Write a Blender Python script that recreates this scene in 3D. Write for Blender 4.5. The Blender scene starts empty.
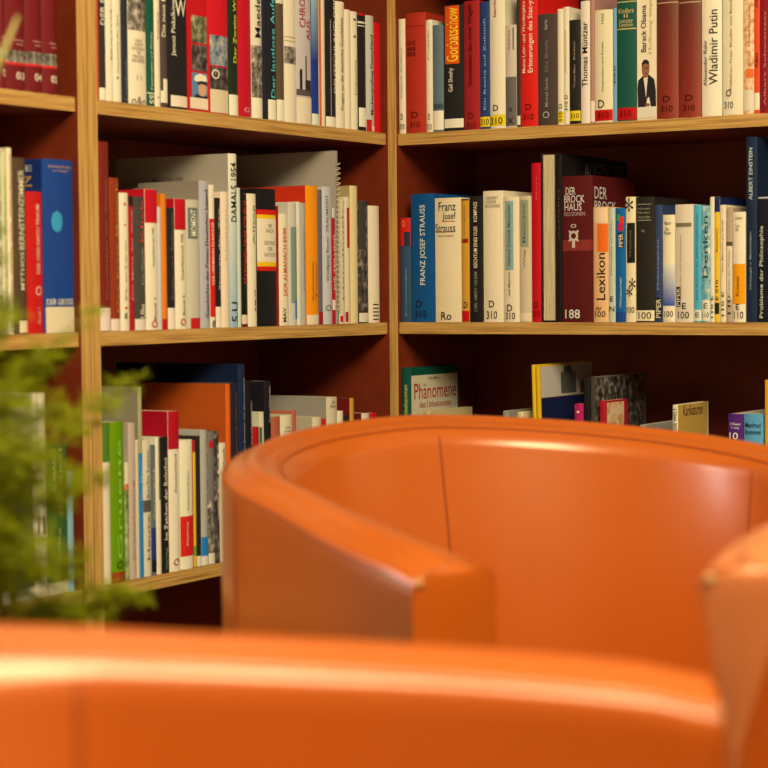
import bpy, bmesh, math, random
from mathutils import Vector, Matrix
random.seed(7)
PI = math.pi
scene = bpy.context.scene
COL = scene.collection

# ------------------------------------------------------------------ camera
EYE = 0.916
YAW, PITCH, ROLL, FPX = 0.5567006, 0.0448985, -0.0085703, 2039.1
CAM = Vector((1.86889, -3.04341, EYE))
MID = EYE - 0.05249                       # top of the middle shelf
FW = Vector((-math.sin(YAW)*math.cos(PITCH), math.cos(YAW)*math.cos(PITCH), -math.sin(PITCH)))
_r = Vector((math.cos(YAW), math.sin(YAW), 0)); _u = _r.cross(FW)
RT = _r*math.cos(ROLL) + _u*math.sin(ROLL); UP = RT.cross(FW)
cd = bpy.data.cameras.new('camera'); cam = bpy.data.objects.new('camera', cd); COL.objects.link(cam)
cd.sensor_width = 36; cd.lens = 36*FPX/768; cd.clip_start = .05
cam.matrix_world = Matrix.Translation(CAM) @ Matrix((RT, UP, -FW)).transposed().to_4x4()
cd.dof.use_dof = True; cd.dof.focus_distance = 3.45; cd.dof.aperture_fstop = 5.0
scene.camera = cam

# ------------------------------------------------------------------ light and exposure
scene.view_settings.view_transform = 'Standard'; scene.view_settings.look = 'None'
scene.view_settings.gamma = 1; scene.view_settings.exposure = 1.25
w = bpy.data.worlds.new('world'); scene.world = w; w.use_nodes = True
w.node_tree.nodes['Background'].inputs[0].default_value = (1, .8, .55, 1)
w.node_tree.nodes['Background'].inputs[1].default_value = 0.02

def rel(X, D, z=0):                      # a floor position given from where the photographer stands
    return Vector((CAM.x + X*math.cos(YAW) - D*math.sin(YAW), CAM.y + X*math.sin(YAW) + D*math.cos(YAW), z))
def area(name, loc, target, sx, sy, power, col):
    l = bpy.data.lights.new(name, 'AREA'); l.shape = 'RECTANGLE'; l.size = sx; l.size_y = sy
    l.energy = power; l.color = col
    o = bpy.data.objects.new(name, l); COL.objects.link(o); o.location = loc
    o.rotation_euler = (Vector(target) - Vector(loc)).to_track_quat('-Z', 'Y').to_euler()
    return o
WARM = (1.0, .77, .40)
area('ceiling_light_panel', (2.1, -1.9, 2.72), (2.1, -1.9, 0), 1.6, 1.0, 42, WARM)
area('ceiling_spot_row', (2.2, -2.6, 2.7), (.6, -.3, .8), 1.4, .8, 38, WARM)
area('window_daylight', (-.30, -1.95, 1.02), (1.0, -1.4, .8), .42, 1.15, 10, (1, .93, .84))

# ------------------------------------------------------------------ materials
LIGHTC = (.87, .70, .42)
def lin(c): return tuple(((v/255)/12.92 if v/255 <= .04045 else ((v/255+.055)/1.055)**2.4) for v in c)
def alb(c): return tuple(max(.0025, min(.88, a/b*.85)) for a, b in zip(lin(c), LIGHTC))
_m = {}
def mat(name, base, rough=.5, spec=.4, coat=0, bump=0, bscale=200, emis=None):
    if name in _m: return _m[name]
    m = bpy.data.materials.new(name); m.use_nodes = True; nt = m.node_tree
    p = nt.nodes['Principled BSDF']; p.inputs['Base Color'].default_value = (*base, 1)
    p.inputs['Roughness'].default_value = rough; p.inputs['Specular IOR Level'].default_value = spec
    p.inputs['Coat Weight'].default_value = coat
    if bump:
        tc = nt.nodes.new('ShaderNodeTexCoord'); n = nt.nodes.new('ShaderNodeTexNoise'); n.inputs['Scale'].default_value = bscale
        n.inputs['Detail'].default_value = 4
        b = nt.nodes.new('ShaderNodeBump'); b.inputs['Strength'].default_value = bump; b.inputs['Distance'].default_value = .001
        nt.links.new(tc.outputs['Object'], n.inputs['Vector']); nt.links.new(n.outputs['Fac'], b.inputs['Height']); nt.links.new(b.outputs[0], p.inputs['Normal'])
    _m[name] = m; return m
def paper(c, rough=.5):
    return mat('print_%02x%02x%02x_%d' % (*c, int(rough*100)), alb(c), rough, .18, bump=.05, bscale=300)
def noisy(name, cols, scale, rough=.5, stretch=(1, 1, 1), detail=3, bump=0):
    if name in _m: return _m[name]
    m = bpy.data.materials.new(name); m.use_nodes = True; nt = m.node_tree; p = nt.nodes['Principled BSDF']
    tc = nt.nodes.new('ShaderNodeTexCoord'); mp = nt.nodes.new('ShaderNodeMapping'); mp.inputs['Scale'].default_value = stretch
    n = nt.nodes.new('ShaderNodeTexNoise'); n.inputs['Scale'].default_value = scale; n.inputs['Detail'].default_value = detail
    r = nt.nodes.new('ShaderNodeValToRGB'); e = r.color_ramp.elements
    k = len(cols)
    while len(e) < k: e.new(.5)
    for i, c in enumerate(cols): e[i].position = .3+.4*i/(k-1); e[i].color = (*alb(c), 1)
    nt.links.new(tc.outputs['Object'], mp.inputs[0]); nt.links.new(mp.outputs[0], n.inputs['Vector'])
    nt.links.new(n.outputs['Fac'], r.inputs[0]); nt.links.new(r.outputs[0], p.inputs['Base Color'])
    p.inputs['Roughness'].default_value = rough; p.inputs['Specular IOR Level'].default_value = .35
    if bump:
        b = nt.nodes.new('ShaderNodeBump'); b.inputs['Strength'].default_value = bump; b.inputs['Distance'].default_value = .001
        nt.links.new(n.outputs['Fac'], b.inputs['Height']); nt.links.new(b.outputs[0], p.inputs['Normal'])
    _m[name] = m; return m
def gradient(name, c0, c1):               # printed colour blend from the foot (c0) to the head (c1) of a patch
    if name in _m: return _m[name]
    m = bpy.data.materials.new(name); m.use_nodes = True; nt = m.node_tree; p = nt.nodes['Principled BSDF']
    tc = nt.nodes.new('ShaderNodeTexCoord'); s = nt.nodes.new('ShaderNodeSeparateXYZ'); r = nt.nodes.new('ShaderNodeValToRGB')
    r.color_ramp.elements[0].color = (*alb(c0), 1); r.color_ramp.elements[1].color = (*alb(c1), 1)
    nt.links.new(tc.outputs['Generated'], s.inputs[0]); nt.links.new(s.outputs['Z'], r.inputs[0]); nt.links.new(r.outputs[0], p.inputs['Base Color'])
    _m[name] = m; return m
PLY_H = noisy('plywood_edge_across', [(146, 98, 40), (192, 142, 68), (212, 164, 88)], 6, .5, (1.2, 1.2, 55), 5, .15)
PLY_V = noisy('plywood_edge_upright', [(160, 112, 48), (194, 144, 70), (210, 162, 88)], 6, .5, (30, 30, 1.2), 5, .15)
STAIN = noisy('red_brown_stained_board', [(104, 36, 16), (122, 44, 19), (134, 50, 22)], 9, .42, (1, 1, 1), 5)
PHOTO_GREY = noisy('halftone_grey_picture', [(40, 36, 30), (120, 108, 88), (200, 182, 148)], 95)
PHOTO_GREEN = noisy('halftone_green_picture', [(45, 50, 35), (105, 105, 70), (190, 170, 120)], 90)
PHOTO_BLUE = noisy('halftone_blue_picture', [(45, 60, 75), (130, 140, 140), (205, 180, 130)], 80)
PHOTO_DARK = noisy('halftone_dark_picture', [(25, 25, 25), (70, 62, 54), (150, 132, 108)], 85)
PHOTO_TAN = noisy('speckled_tan_print', [(205, 120, 60), (228, 180, 120), (235, 205, 150)], 120)
DOTS = noisy('teal_speckled_print', [(70, 140, 140), (130, 175, 165), (225, 215, 175)], 110)
GREEN_MOTTLE = noisy('green_pale_print', [(60, 90, 40), (150, 160, 90), (215, 205, 150)], 60)
PAGES = noisy('page_edges', [(170, 148, 98), (205, 182, 128), (222, 200, 150)], 14, .8, (60, 60, 1), 3)
BLUEFADE = gradient('white_to_blue_print', (25, 75, 150), (225, 215, 190))
TEALFADE = gradient('blue_to_teal_print', (28, 55, 125), (170, 200, 190))
PALEFADE = gradient('pale_blue_to_cream_print', (150, 178, 196), (235, 220, 180))
WINEFADE = gradient('brown_leather_blend', (140, 38, 22), (92, 38, 26))
SPECIAL = {'PG': PHOTO_GREY, 'PN': PHOTO_GREEN, 'PB': PHOTO_BLUE, 'PD': PHOTO_DARK, 'PT': PHOTO_TAN, 'DO': DOTS,
           'GM': GREEN_MOTTLE, 'BF': BLUEFADE, 'TF': TEALFADE, 'PF': PALEFADE, 'WF': WINEFADE, 'PA': PAGES}
def M(c): return SPECIAL[c] if isinstance(c, str) else paper(c)

# ------------------------------------------------------------------ mesh helpers
def link(name, me, m=None, parent=None, smooth=False):
    if smooth:
        for p in me.polygons: p.use_smooth = True
    o = bpy.data.objects.new(name, me); COL.objects.link(o)
    for mm in (m if isinstance(m, (list, tuple)) else [m] if m else []): me.materials.append(mm)
    if parent: o.parent = parent
    return o
def obj(name, bm, m=None, parent=None, smooth=False):
    me = bpy.data.meshes.new(name); bmesh.ops.recalc_face_normals(bm, faces=bm.faces[:]); bm.to_mesh(me); bm.free()
    return link(name, me, m, parent, smooth)
def box(bm, a, b, mi=0):
    vs = [bm.verts.new((x, y, z)) for x in (a[0], b[0]) for y in (a[1], b[1]) for z in (a[2], b[2])]
    F = []
    for f in ((0, 1, 3, 2), (4, 6, 7, 5), (0, 4, 5, 1), (2, 3, 7, 6), (0, 2, 6, 4), (1, 5, 7, 3)):
        fc = bm.faces.new([vs[i] for i in f]); fc.material_index = mi; F.append(fc)
    return F        # order: -x +x -y +y -z +z
def bx(a, b):
    bm = bmesh.new(); box(bm, a, b); return bm
def empty(name, loc, rz=0):
    o = bpy.data.objects.new(name, None); COL.objects.link(o); o.location = loc; o.rotation_euler = (0, 0, rz); o.empty_display_size = .05
    return o
def tag(o, label, cat, group=None, kind=None):
    if label: o['label'] = label
    if cat: o['category'] = cat
    if group: o['group'] = group
    if kind: o['kind'] = kind
    return o
def tube(bm, pts, rad, seg=8, cap=True):
    rings = []; n = len(pts); prev = None
    for i, p in enumerate(pts):
        p = Vector(p); t = (Vector(pts[min(i+1, n-1)]) - Vector(pts[max(i-1, 0)])).normalized()
        ref = prev if prev is not None else (Vector((0, 0, 1)) if abs(t.z) < .9 else Vector((1, 0, 0)))
        a = (ref - t*ref.dot(t)).normalized(); prev = a; b = t.cross(a)
        r = rad(i/(n-1)) if callable(rad) else rad
        rings.append([bm.verts.new(p + (a*math.cos(2*PI*k/seg) + b*math.sin(2*PI*k/seg))*r) for k in range(seg)])
    for i in range(n-1):
        for k in range(seg): bm.faces.new((rings[i][k], rings[i][(k+1) % seg], rings[i+1][(k+1) % seg], rings[i+1][k]))
    if cap: bm.faces.new(rings[0][::-1]); bm.faces.new(rings[-1])

# ------------------------------------------------------------------ the room shell
def struct(name, a, b, m):
    return tag(obj(name, bx(a, b), m), None, None, kind='structure')
WALLM = mat('cream_wall_paint', (.62, .55, .42), .8, .2, bump=.1, bscale=60)
CEILM = mat('white_ceiling_paint', (.75, .7, .6), .85, .2)
FLOORM = noisy('grey_brown_carpet', [(70, 58, 44), (88, 74, 56), (100, 84, 64)], 160, .95)
X0, X1, Y0, Y1, ZC = -.33, 4.6, -5.2, .33, 2.8
struct('floor', (X0-.1, Y0-.1, -.1), (X1+.1, Y1+.1, 0), FLOORM)
struct('ceiling', (X0-.1, Y0-.1, ZC), (X1+.1, Y1+.1, ZC+.1), CEILM)
struct('wall_left', (X0-.1, Y0, 0), (X0, Y1, ZC), WALLM)
struct('wall_back', (X0-.1, Y1, 0), (X1+.1, Y1+.1, ZC), WALLM)
struct('wall_right', (X1, Y0, 0), (X1+.1, Y1, ZC), WALLM)
struct('wall_front', (X0-.1, Y0-.1, 0), (X1+.1, Y0, ZC), WALLM)

# ------------------------------------------------------------------ bookcases
TH = .0202; BAY = .7796
ZS = {'T': MID + .3285, 'M': MID, 'BB': MID - .3628, 'CB': MID - .3628}
def bookcase(name, loc, rz, width, depth, label, left_t=.0205, right_t=.0205, levels=None, recess=.005):
    """local x runs along the shelves, local y goes to the back, front at y = 0"""
    t = tag(empty(name, loc, rz), label, 'bookcase', 'bookcases standing along the two walls')
    H = 1.87
    def board(nm, a, b, ply, face=2):
        bm = bmesh.new(); F = box(bm, a, b); F[face].material_index = 1
        return obj(nm, bm, [STAIN, ply], t)
    board('side_panel', (-left_t, 0, 0), (0, depth, H), PLY_V)
    board('side_panel', (width, 0, 0), (width+right_t, depth, H), PLY_V)
    obj('back_panel', bx((0, depth-.008, .02), (width, depth, H-.002)), STAIN, t)
    for z in levels:
        board('shelf', (0, recess, z-TH), (width, depth-.0085, z), PLY_H)
    board('plinth', (0, .02, 0), (width, .04, levels[-1]-TH-.001), PLY_H)
    board('top_panel', (0, recess, H-TH), (width, depth-.0085, H), PLY_H)
    return t
DEP = .29
lv = [ZS['T']+.33, ZS['T'], ZS['M'], ZS['BB'], .10]
bookcase('bookcase', (0, -.0205-BAY, 0), PI/2, BAY, DEP, 'pale plywood-edged bookcase with dark red inside, middle bay between post and corner', levels=lv)
bookcase('bookcase', (0, -.0625-2*BAY, 0), PI/2, BAY, DEP, 'plywood-edged bookcase at the left edge, partly behind the green fern', levels=lv)
bookcase('bookcase', (.004, .001, 0), 0, 1.30, DEP, 'plywood-edged bookcase on the right, behind the orange armchairs', left_t=.018, levels=lv)

# ------------------------------------------------------------------ books
def ray(x, y): return FW + RT*((x-384)/FPX) - UP*((y-384)/FPX)
SET = .003                                # how far the spines stand behind the shelf front
def hitB(x, y): d = ray(x, y); t = (-.005-SET-CAM.x)/d.x; return CAM + d*t
def hitC(x, y): d = ray(x, y); t = (.006+SET-CAM.y)/d.y; return CAM + d*t

def B(y0, y1, c, a0=0, a1=1): return ('b', y0, y1, c, a0, a1)
def T(s, y0, y1, c, a=.5, w=.5, sh=0): return ('t', s, y0, y1, c, a, w, sh)
def Hh(s, y, h, c, a=.5, w=.7): return ('h', s, y, h, c, a, w)
def CB(d0, d1, y0, y1, c): return ('cb', d0, d1, y0, y1, c)
def CT(s, d0, d1, y0, y1, c): return ('ct', s, d0, d1, y0, y1, c)

def oval(a, y, ra, ry, n=16): return [(a+ra*math.cos(2*PI*k/n), y+ry*math.sin(2*PI*k/n)) for k in range(n)]
PERSON = [('p', [(.04, 107), (.02, 88), (.06, 80), (.3, 76), (.62, 75), (.9, 80), (.98, 92), (.98, 107)], (40, 36, 34)),
          ('p', [(.33, 78), (.56, 77), (.5, 90), (.46, 98), (.42, 90)], (226, 208, 176)),
          ('p', [(.46, 107), (.52, 99), (.62, 97), (.72, 107)], (232, 216, 186)),
          ('p', oval(.45, 69, .2, 9), (150, 96, 62)), ('p', [(.25, 68), (.25, 63), (.34, 60), (.5, 59.5), (.62, 62), (.66, 68), (.6, 64.5), (.45, 63.5), (.3, 65)], (44, 34, 28)),
          ('p', oval(.39, 68, .035, .8), (50, 34, 26)), ('p', oval(.53, 68, .035, .8), (50, 34, 26)), ('p', oval(.46, 73.5, .07, .7), (110, 60, 44)),
          ('p', oval(.55, 105, .14, 1.6), (140, 90, 60))]
_txt = {}
def text_mesh(s):
    if s in _txt: return _txt[s]
    cu = bpy.data.curves.new('lettering', 'FONT'); cu.body = s; cu.resolution_u = 2; cu.offset = .004
    o = bpy.data.objects.new('lettering', cu); COL.objects.link(o)
    dg = bpy.context.evaluated_depsgraph_get(); dg.update()
    me = bpy.data.meshes.new_from_object(o.evaluated_get(dg))
    bpy.data.objects.remove(o)
    V = [v.co.copy() for v in me.vertices]; P = [tuple(p.vertices) for p in me.polygons]
    if not V: V = [Vector((0, 0, 0))]
    x0 = min(v.x for v in V); x1 = max(v.x for v in V); y0 = min(v.y for v in V); y1 = max(v.y for v in V)
    V = [((v.x-x0)/max(1e-6, x1-x0), (v.y-y0)/max(1e-6, y1-y0)) for v in V]
    bpy.data.meshes.remove(me)
    _txt[s] = (V, P); return _txt[s]
def mesh_from(name, vs, ps, m, parent):
    me = bpy.data.meshes.new(name); me.from_pydata(vs, [], ps); me.update()
    return link(name, me, m, parent)

def make_book(u0, u1, zt, zs, hit, origin_z, spec, side):
    """spine in local x 0..w, y=0 facing the reader; pages go to +y.  side: -1 near cover at left, +1 at right"""
    W = u1-u0; H = zt; o = spec.get('o', {})
    D = o.get('d', min(.235, max(.115, H*.68))); bul = o.get('bul', min(.0035, W*.12))
    tb = .0022 if o.get('hard') else .0009
    ins = .003 if o.get('hard') else .0006
    root = spec['root']; col = spec['c']
    def sy(a): return -bul*(1-(2*a-1)**2)
    # cover: wraps spine and both boards
    bm = bmesh.new(); n = 8; prof = []
    prof.append((0, D)); prof.append((0, bul*.6))
    for i in range(n+1):
        a = i/n; prof.append((W*a, bul + sy(a)))
    prof.append((W, bul*.6)); prof.append((W, D))
    inner = [(W-tb, D), (W-tb, bul+tb), (tb, bul+tb), (tb, D)]
    pr = prof[:1] + prof[2:-2] + prof[-1:] + inner
    lo = [bm.verts.new((x, y, 0)) for x, y in pr]; hi = [bm.verts.new((x, y, H)) for x, y in pr]
    N = len(pr)
    for i in range(N): bm.faces.new((lo[i], lo[(i+1) % N], hi[(i+1) % N], hi[i]))
    def capf(L):
        k = n+1      # spine ring count ; pr[0]=(0,D) pr[1..n+1]=spine, pr[n+2]=(W,D), inner 4
        f = [(0, 1, N-2, N-1), (n+2, n+3, n+4, n+1)]
        for q in f: bm.faces.new([L[i] for i in q])
        bm.faces.new([L[i] for i in range(1, n+2)] + [L[n+4], L[n+5]])
    capf(lo); capf(hi)
    cc = o.get('cover', col)
    cov = obj('cover', bm, [M(cc), M(col)], root)
    for p in cov.data.polygons:
        if p.center.y < bul+tb*.5 and p.normal.y < -.2: p.material_index = 1
    obj('page_block', bx((tb+.0001, bul+tb+.0001, ins), (W-tb-.0001, D-ins-.0004, H-ins)), PAGES, root)
    lift = [.00035]
    def patch(name, z0, z1, a0, a1, c):
        lift[0] += .00006
        nn = 6; vs = []; ps = []
        for i in range(nn+1):
            a = a0+(a1-a0)*i/nn; y = bul+sy(a)-lift[0]
            vs += [(W*a, y, z0), (W*a, y, z1)]
        for i in range(nn): ps.append((2*i, 2*i+2, 2*i+3, 2*i+1))
        mesh_from(name, vs, ps, M(c), root)
    feats = []
    for f in spec['f']:
        feats += PERSON if f == 'PERSON' else [f]
    for f in feats:
        if f[0] == 'b':
            z1 = min(H-.0002, zs(f[1])); z0 = max(.0002, zs(f[2]))
            if z1 - z0 < .0008: continue
            nm = 'call_number_label' if z0 < .02 and z1 < .06 else 'spine_band'
            patch(nm, z0, z1, max(.01, f[4]), min(.99, f[5]), f[3])
        elif f[0] == 't':
            V, P = text_mesh(f[1]); z1 = min(zs(f[2]), H-.004); z0 = max(zs(f[3]), .003); a, w = f[5], f[6]
            vs = []
            for x, y in V:
                aa = a + w*(.5-y); aa = min(.99, max(.01, aa)); vs.append((W*aa, bul+sy(aa)-.0010, z0+(z1-z0)*x))
            mesh_from('title_lettering', vs, P, M(f[4]), root)
        elif f[0] == 'p':
            lift[0] += .00006
            pts = [(W*a, bul+sy(a)-lift[0], zs(y)) for a, y in f[1]]
            mesh_from('portrait_picture', pts, [tuple(range(len(pts)))], M(f[2]), root)
        elif f[0] == 'h':
            V, P = text_mesh(f[1]); zc = zs(f[2]); hh = zs(f[2]-f[3]/2)-zs(f[2]+f[3]/2); a, w = f[5], f[6]
            vs = []
            for x, y in V:
                aa = min(.99, max(.01, a+w*(x-.5))); vs.append((W*aa, bul+sy(aa)-.0010, max(.001, min(H-.001, zc+hh*(y-.5)))))
            mesh_from('call_number' if zc < .035 else 'title_lettering', vs, P, M(f[4]), root)
        else:
            xx = (W+.0004) if side > 0 else -.0004
            if f[0] == 'cb':
                z1 = min(H-.0005, zs(f[3])); z0 = max(.0005, zs(f[4]))
                mesh_from('cover_picture', [(xx, f[1], z0), (xx, f[2], z0), (xx, f[2], z1), (xx, f[1], z1)], [(0, 1, 2, 3)], M(f[5]), root)
            else:
                V, P = text_mesh(f[1]); z1 = zs(f[4]); z0 = zs(f[5])
                xx += .0004*side
                vs = [(xx, f[2]+(f[3]-f[2])*(x if side > 0 else 1-x), z0+(z1-z0)*y) for x, y in V]
                mesh_from('title_lettering', vs, P, M(f[6]), root)
    return D

ALLB = []
def row(books, wall, zshelf, shelf_name):
    hit = hitB if wall == 'B' else hitC
    prev = -99
    n = len(books)
    for i, b in enumerate(books):
        x0, x1, yt, c, f, desc = b[:6]; o = b[6] if len(b) > 6 else {}
        ym = (yt + 2*( {'T': 120, 'M': 325, 'BB': 560, 'CB': 520}[shelf_key(zshelf)] ))/3
        if wall == 'B': g = lambda P: P.y
        else: g = lambda P: P.x
        u0 = g(hit(x0, ym)); u1 = g(hit(x1, ym))
        if prev == -99:
            lo_, hi_ = {('B', 'm'): (-.0205-BAY, -.0205), ('B', 'l'): (-.0625-2*BAY, -.0625-BAY), ('C', 'r'): (.004, 1.30)}[(wall, 'l' if 'left bay' in shelf_name else ('r' if wall == 'C' else 'm'))]
            prev = lo_+.0006
        u0 = max(u0, prev+.0005); u1 = min(max(u1, u0+.004), hi_-.001); prev = u1
        xc = (x0+x1)/2
        zs = lambda y, xc=xc: hit(xc, y).z - zshelf
        H = zs(yt)
        bo = .85*o.get('bul', min(.0035, (u1-u0)*.12))
        if wall == 'B': loc = (-.005-SET+bo, u0, zshelf+.0002); rz = PI/2
        else: loc = (u0, .006+SET-bo, zshelf+.0002); rz = 0
        nm = o.get('name', 'book')
        root = empty(nm, loc, rz)
        ls = o.get('lean', 0)
        if ls: root.rotation_euler = (0, math.radians(ls), rz)
        spec = dict(c=c, f=f, o=o, root=root)
        make_book(u0, u1, H, zs, hit, zshelf, spec, -1 if wall == 'B' else 1)
        if o.get('reverse'):
            DD = o['d']; root.rotation_euler.z += PI; root.location.x += (u1-u0); root.location.y += DD
        if o.get('spiral'):
            bm = bmesh.new(); pts = []; W = u1-u0; turns = 30
            for k in range(turns*8+1):
                a = 2*PI*k/8; pts.append((W/2+.0042*math.cos(a), .0042*math.sin(a)-.002, .02+(H-.04)*k/(turns*8)))
            tube(bm, pts, .0007, 5); tag(obj('spiral_binding', bm, mat('wire_coil', (.75, .68, .55), .35, .5), root, True), 'pale wire spiral', None)
        tag(root, desc + ', ' + shelf_name, 'book', 'books on the ' + shelf_name)
        ALLB.append((root, desc))
def shelf_key(z):
    for k, v in ZS.items():
        if abs(v-z) < 1e-6: return k

CR = (236, 216, 170); BK = (34, 32, 30); WH = (238, 222, 182); RED = (196, 24, 30); INK = (28, 26, 24); YEL = (232, 196, 30)
def num(y, c=INK, top='D', t='310', w=.75):    # handwritten shelf mark
    return [Hh(top, y-10, 6, c, .5, .34), Hh(t, y, 6, c, .5, w)]
TM, TR, TL = 'upper shelf of the middle bay', 'upper shelf of the right bookcase', 'upper shelf of the left bay'
MM, MR, ML = 'eye-level shelf of the middle bay', 'eye-level shelf of the right bookcase', 'eye-level shelf of the left bay'
LM, LR, LL = 'lower shelf of the middle bay', 'lower shelf of the right bookcase', 'lower shelf of the left bay'
# ---- upper shelf, middle bay
row([
 (96.5, 98.6, -42, (200, 78, 42), [], 'very thin orange-red book against the left post'),
 (98.8, 105.5, -40, (56, 46, 40), [T('DER BUND', -25, 25, WH, .5, .6), B(88, 101, WH)], 'dark book lettered DER with white foot label'),
 (106, 113.2, -45, CR, [T('Band', 10, 60, (150, 130, 90), .6, .2)], 'plain cream book left of its cream twin'),
 (113.4, 121, -45, CR, [T('Geschichte der Zeit', 15, 74, (160, 140, 100), .4, .25), B(77, 79.5, (60, 60, 80), .3, .5)], 'plain cream book with tiny dark dot'),
 (121.3, 128, -38, (44, 46, 52), [T('Lesebuch', 60, 100, (110, 110, 110), .5, .4)], 'narrow charcoal book right of the cream pair'),
 (128.3, 146, -44, CR, [B(-20, 31, 'PG'), Hh('GUIDO', 41, 3, (150, 110, 90), .5, .4), Hh('KNOPP', 45, 3, (150, 110, 90), .5, .45), Hh('HOLOKAUST', 49, 3.3, (150, 110, 90), .5, .7), Hh('DIE', 53, 3, (150, 110, 90), .5, .2), Hh('FRAUEN', 57, 3.3, (150, 110, 90), .5, .6), Hh('DER SPIEGEL', 61, 3.3, (150, 110, 90), .5, .7), Hh('( )', 78, 6, (150, 120, 90), .5, .3), Hh('o&o', 101, 8, (110, 90, 60), .5, .8)], 'wide cream book with grey photo at its head', {'hard': 1}),
 (146.4, 154.4, -44, (22, 82, 56), [T('Katastrophen und Wunder', 32, 90, (190, 200, 160), .5, .35), B(93, 94, WH), T('SS', 95, 104, WH, .5, .6)], 'dark green book with pale spine title'),
 (154.6, 160, -40, CR, [T('Taschenbuch', 12, 40, (120, 95, 70), .5, .3), B(97, 98, (120, 95, 60), .3, .7)], 'slim cream book right of the dark green one'),
 (160.2, 167, -44, (84, 66, 58), [T('Die neue Macht', -20, 37, WH, .4, .5), B(79, 91, WH, .3, 1), B(91, 103, (232, 214, 170))], 'brown-grey book lettered Die neue'),
 (167.3, 187, -44, BK, [T('Janusz Piekalkiewicz', -8, 57, WH, .27, .22), Hh('W', 8, 17, WH, .62, .6), B(96, 107, (236, 212, 170), .12, .98)], 'wide black book with white italic lettering', {'hard': 1}),
 (187.3, 207.4, -44, RED, [B(16, 43, 'PN', .2, .97), B(45, 71, 'PD', .2, .97), B(73, 98, (90, 130, 150), .2, .97), ('p', oval(.72, 89, .2, 8), (214, 158, 108)), ('p', [(.3, 81), (.36, 76), (.6, 73.5), (.9, 75), (.97, 80), (.8, 81), (.5, 82)], (242, 228, 196)), ('p', [(.46, 82), (.72, 80.5), (.97, 82), (.95, 85), (.7, 83.5), (.5, 85)], (44, 40, 38)), ('p', [(.3, 98), (.4, 94), (.7, 96), (.95, 95), (.97, 98)], (40, 42, 60)), B(98, 109, (236, 210, 165), .1, 1)], 'bright red book with three small pictures, officer lowest', {'bul': 0}),
 (207.8, 228, -44, (206, 26, 34), [B(36, 66, 'PB', .08, .97), B(67.5, 90, 'PD', .08, .97), Hh('O', 75, 10, (225, 215, 200), .3, .35), B(90, 113, (222, 198, 150), .08, .98)], 'bright red book with two pictures above beige label'),
 (228.4, 237.6, -44, (28, 46, 28), [T('Der Zweite Weltkrieg', -30, 63, (235, 215, 60), .6, .45), B(95, 116, WH)], 'dark green book with yellow spine title'),
 (237.9, 251, -44, (192, 22, 38), [Hh('G', 110, 5, (230, 160, 150), .5, .4)], 'plain crimson book with tiny white emblem', {'hard': 1}),
 (251.3, 262, -44, (226, 208, 168), [T('Maedel', -5, 38, INK, .5, .5), B(46, 98, 'PG'), B(98, 119, WH)], 'pale book lettered in bold black over grey ruins'),
 (262.3, 266.8, -42, (34, 38, 48), [], 'slim blue-black book without title'),
 (267, 276, -44, (30, 32, 34), [T('Der lautlose Aufstand', -25, 98, (90, 190, 175), .5, .45), B(100, 120, WH, .05, .95)], 'black book with turquoise spine title'),
 (276.2, 284, -30, (92, 74, 50), [B(-30, 4, (225, 205, 165)), B(100, 121, WH)], 'dull brown book with cream head and foot'),
 (284.2, 295.8, -32, CR, [B(37, 38, (190, 160, 110)), B(47, 64, 'PG'), B(41, 42, (190, 160, 110))], 'rounded cream book with small grey picture band', {'bul': .003}),
 (296, 311, -36, (200, 184, 166), [T('CHRONIK', -18, 28, (170, 40, 40), .35, .35), T('AUS', 20, 40, (170, 40, 40), .75, .3), B(70, 92, (40, 36, 34), .18, .32), B(56, 96, (40, 36, 34), .52, .6), B(80, 92, (45, 40, 36), .5, .95), B(90, 96, (90, 80, 70), .0, 1), B(98, 124, (232, 210, 165))], 'grey-pink book with red lettering and harbour silhouette'),
 (311.3, 318.6, -40, (28, 55, 125), [B(-30, 60, 'TF'), B(114, 126, (215, 215, 200))], 'blue book fading to pale turquoise'),
 (318.9, 325, -40, CR, [B(-30, 127, (200, 90, 40), 0, .25)], 'slim cream book with orange left edge'),
 (325.3, 335.6, -40, BK, [T('DEUTSCHLAND DEIN', -5, 93, WH, .78, .28), B(20, 116, (150, 140, 120), .35, .42), B(117, 127, WH)], 'black book with white capitals above white label'),
 (335.9, 344.8, 2, CR, [T('Fragen an die deutsche Geschichte', 18, 110, (110, 95, 70), .55, .4)], 'cream book with long thin brown title'),
 (345, 351, 10, CR, [], 'blank slim cream book'),
 (351.2, 357.6, 12, CR, [B(19, 21, INK, .3, .6), B(36, 38, INK, .3, .6), T('Dokumente', 60, 95, (150, 130, 100), .5, .3)], 'slim cream book marked by two black dots'),
 (357.9, 366, 14, BK, [B(14, 16, RED), B(22, 24, (220, 205, 170)), B(26, 27, (220, 205, 170)), B(108, 127, WH, .05, .95)], 'short black book with red top edge'),
 (366.2, 374, 16, (196, 190, 158), [T('Machtergreifung Deutschland', 35, 115, INK, .6, .5), B(120, 133, RED, 0, .5), B(126, 131, WH, .5, 1)], 'grey-green book with black title and red foot'),
 (374.3, 381, 23, (205, 16, 26), [], 'plain red book beside the corner post'),
], 'B', ZS['T'], TM)
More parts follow.
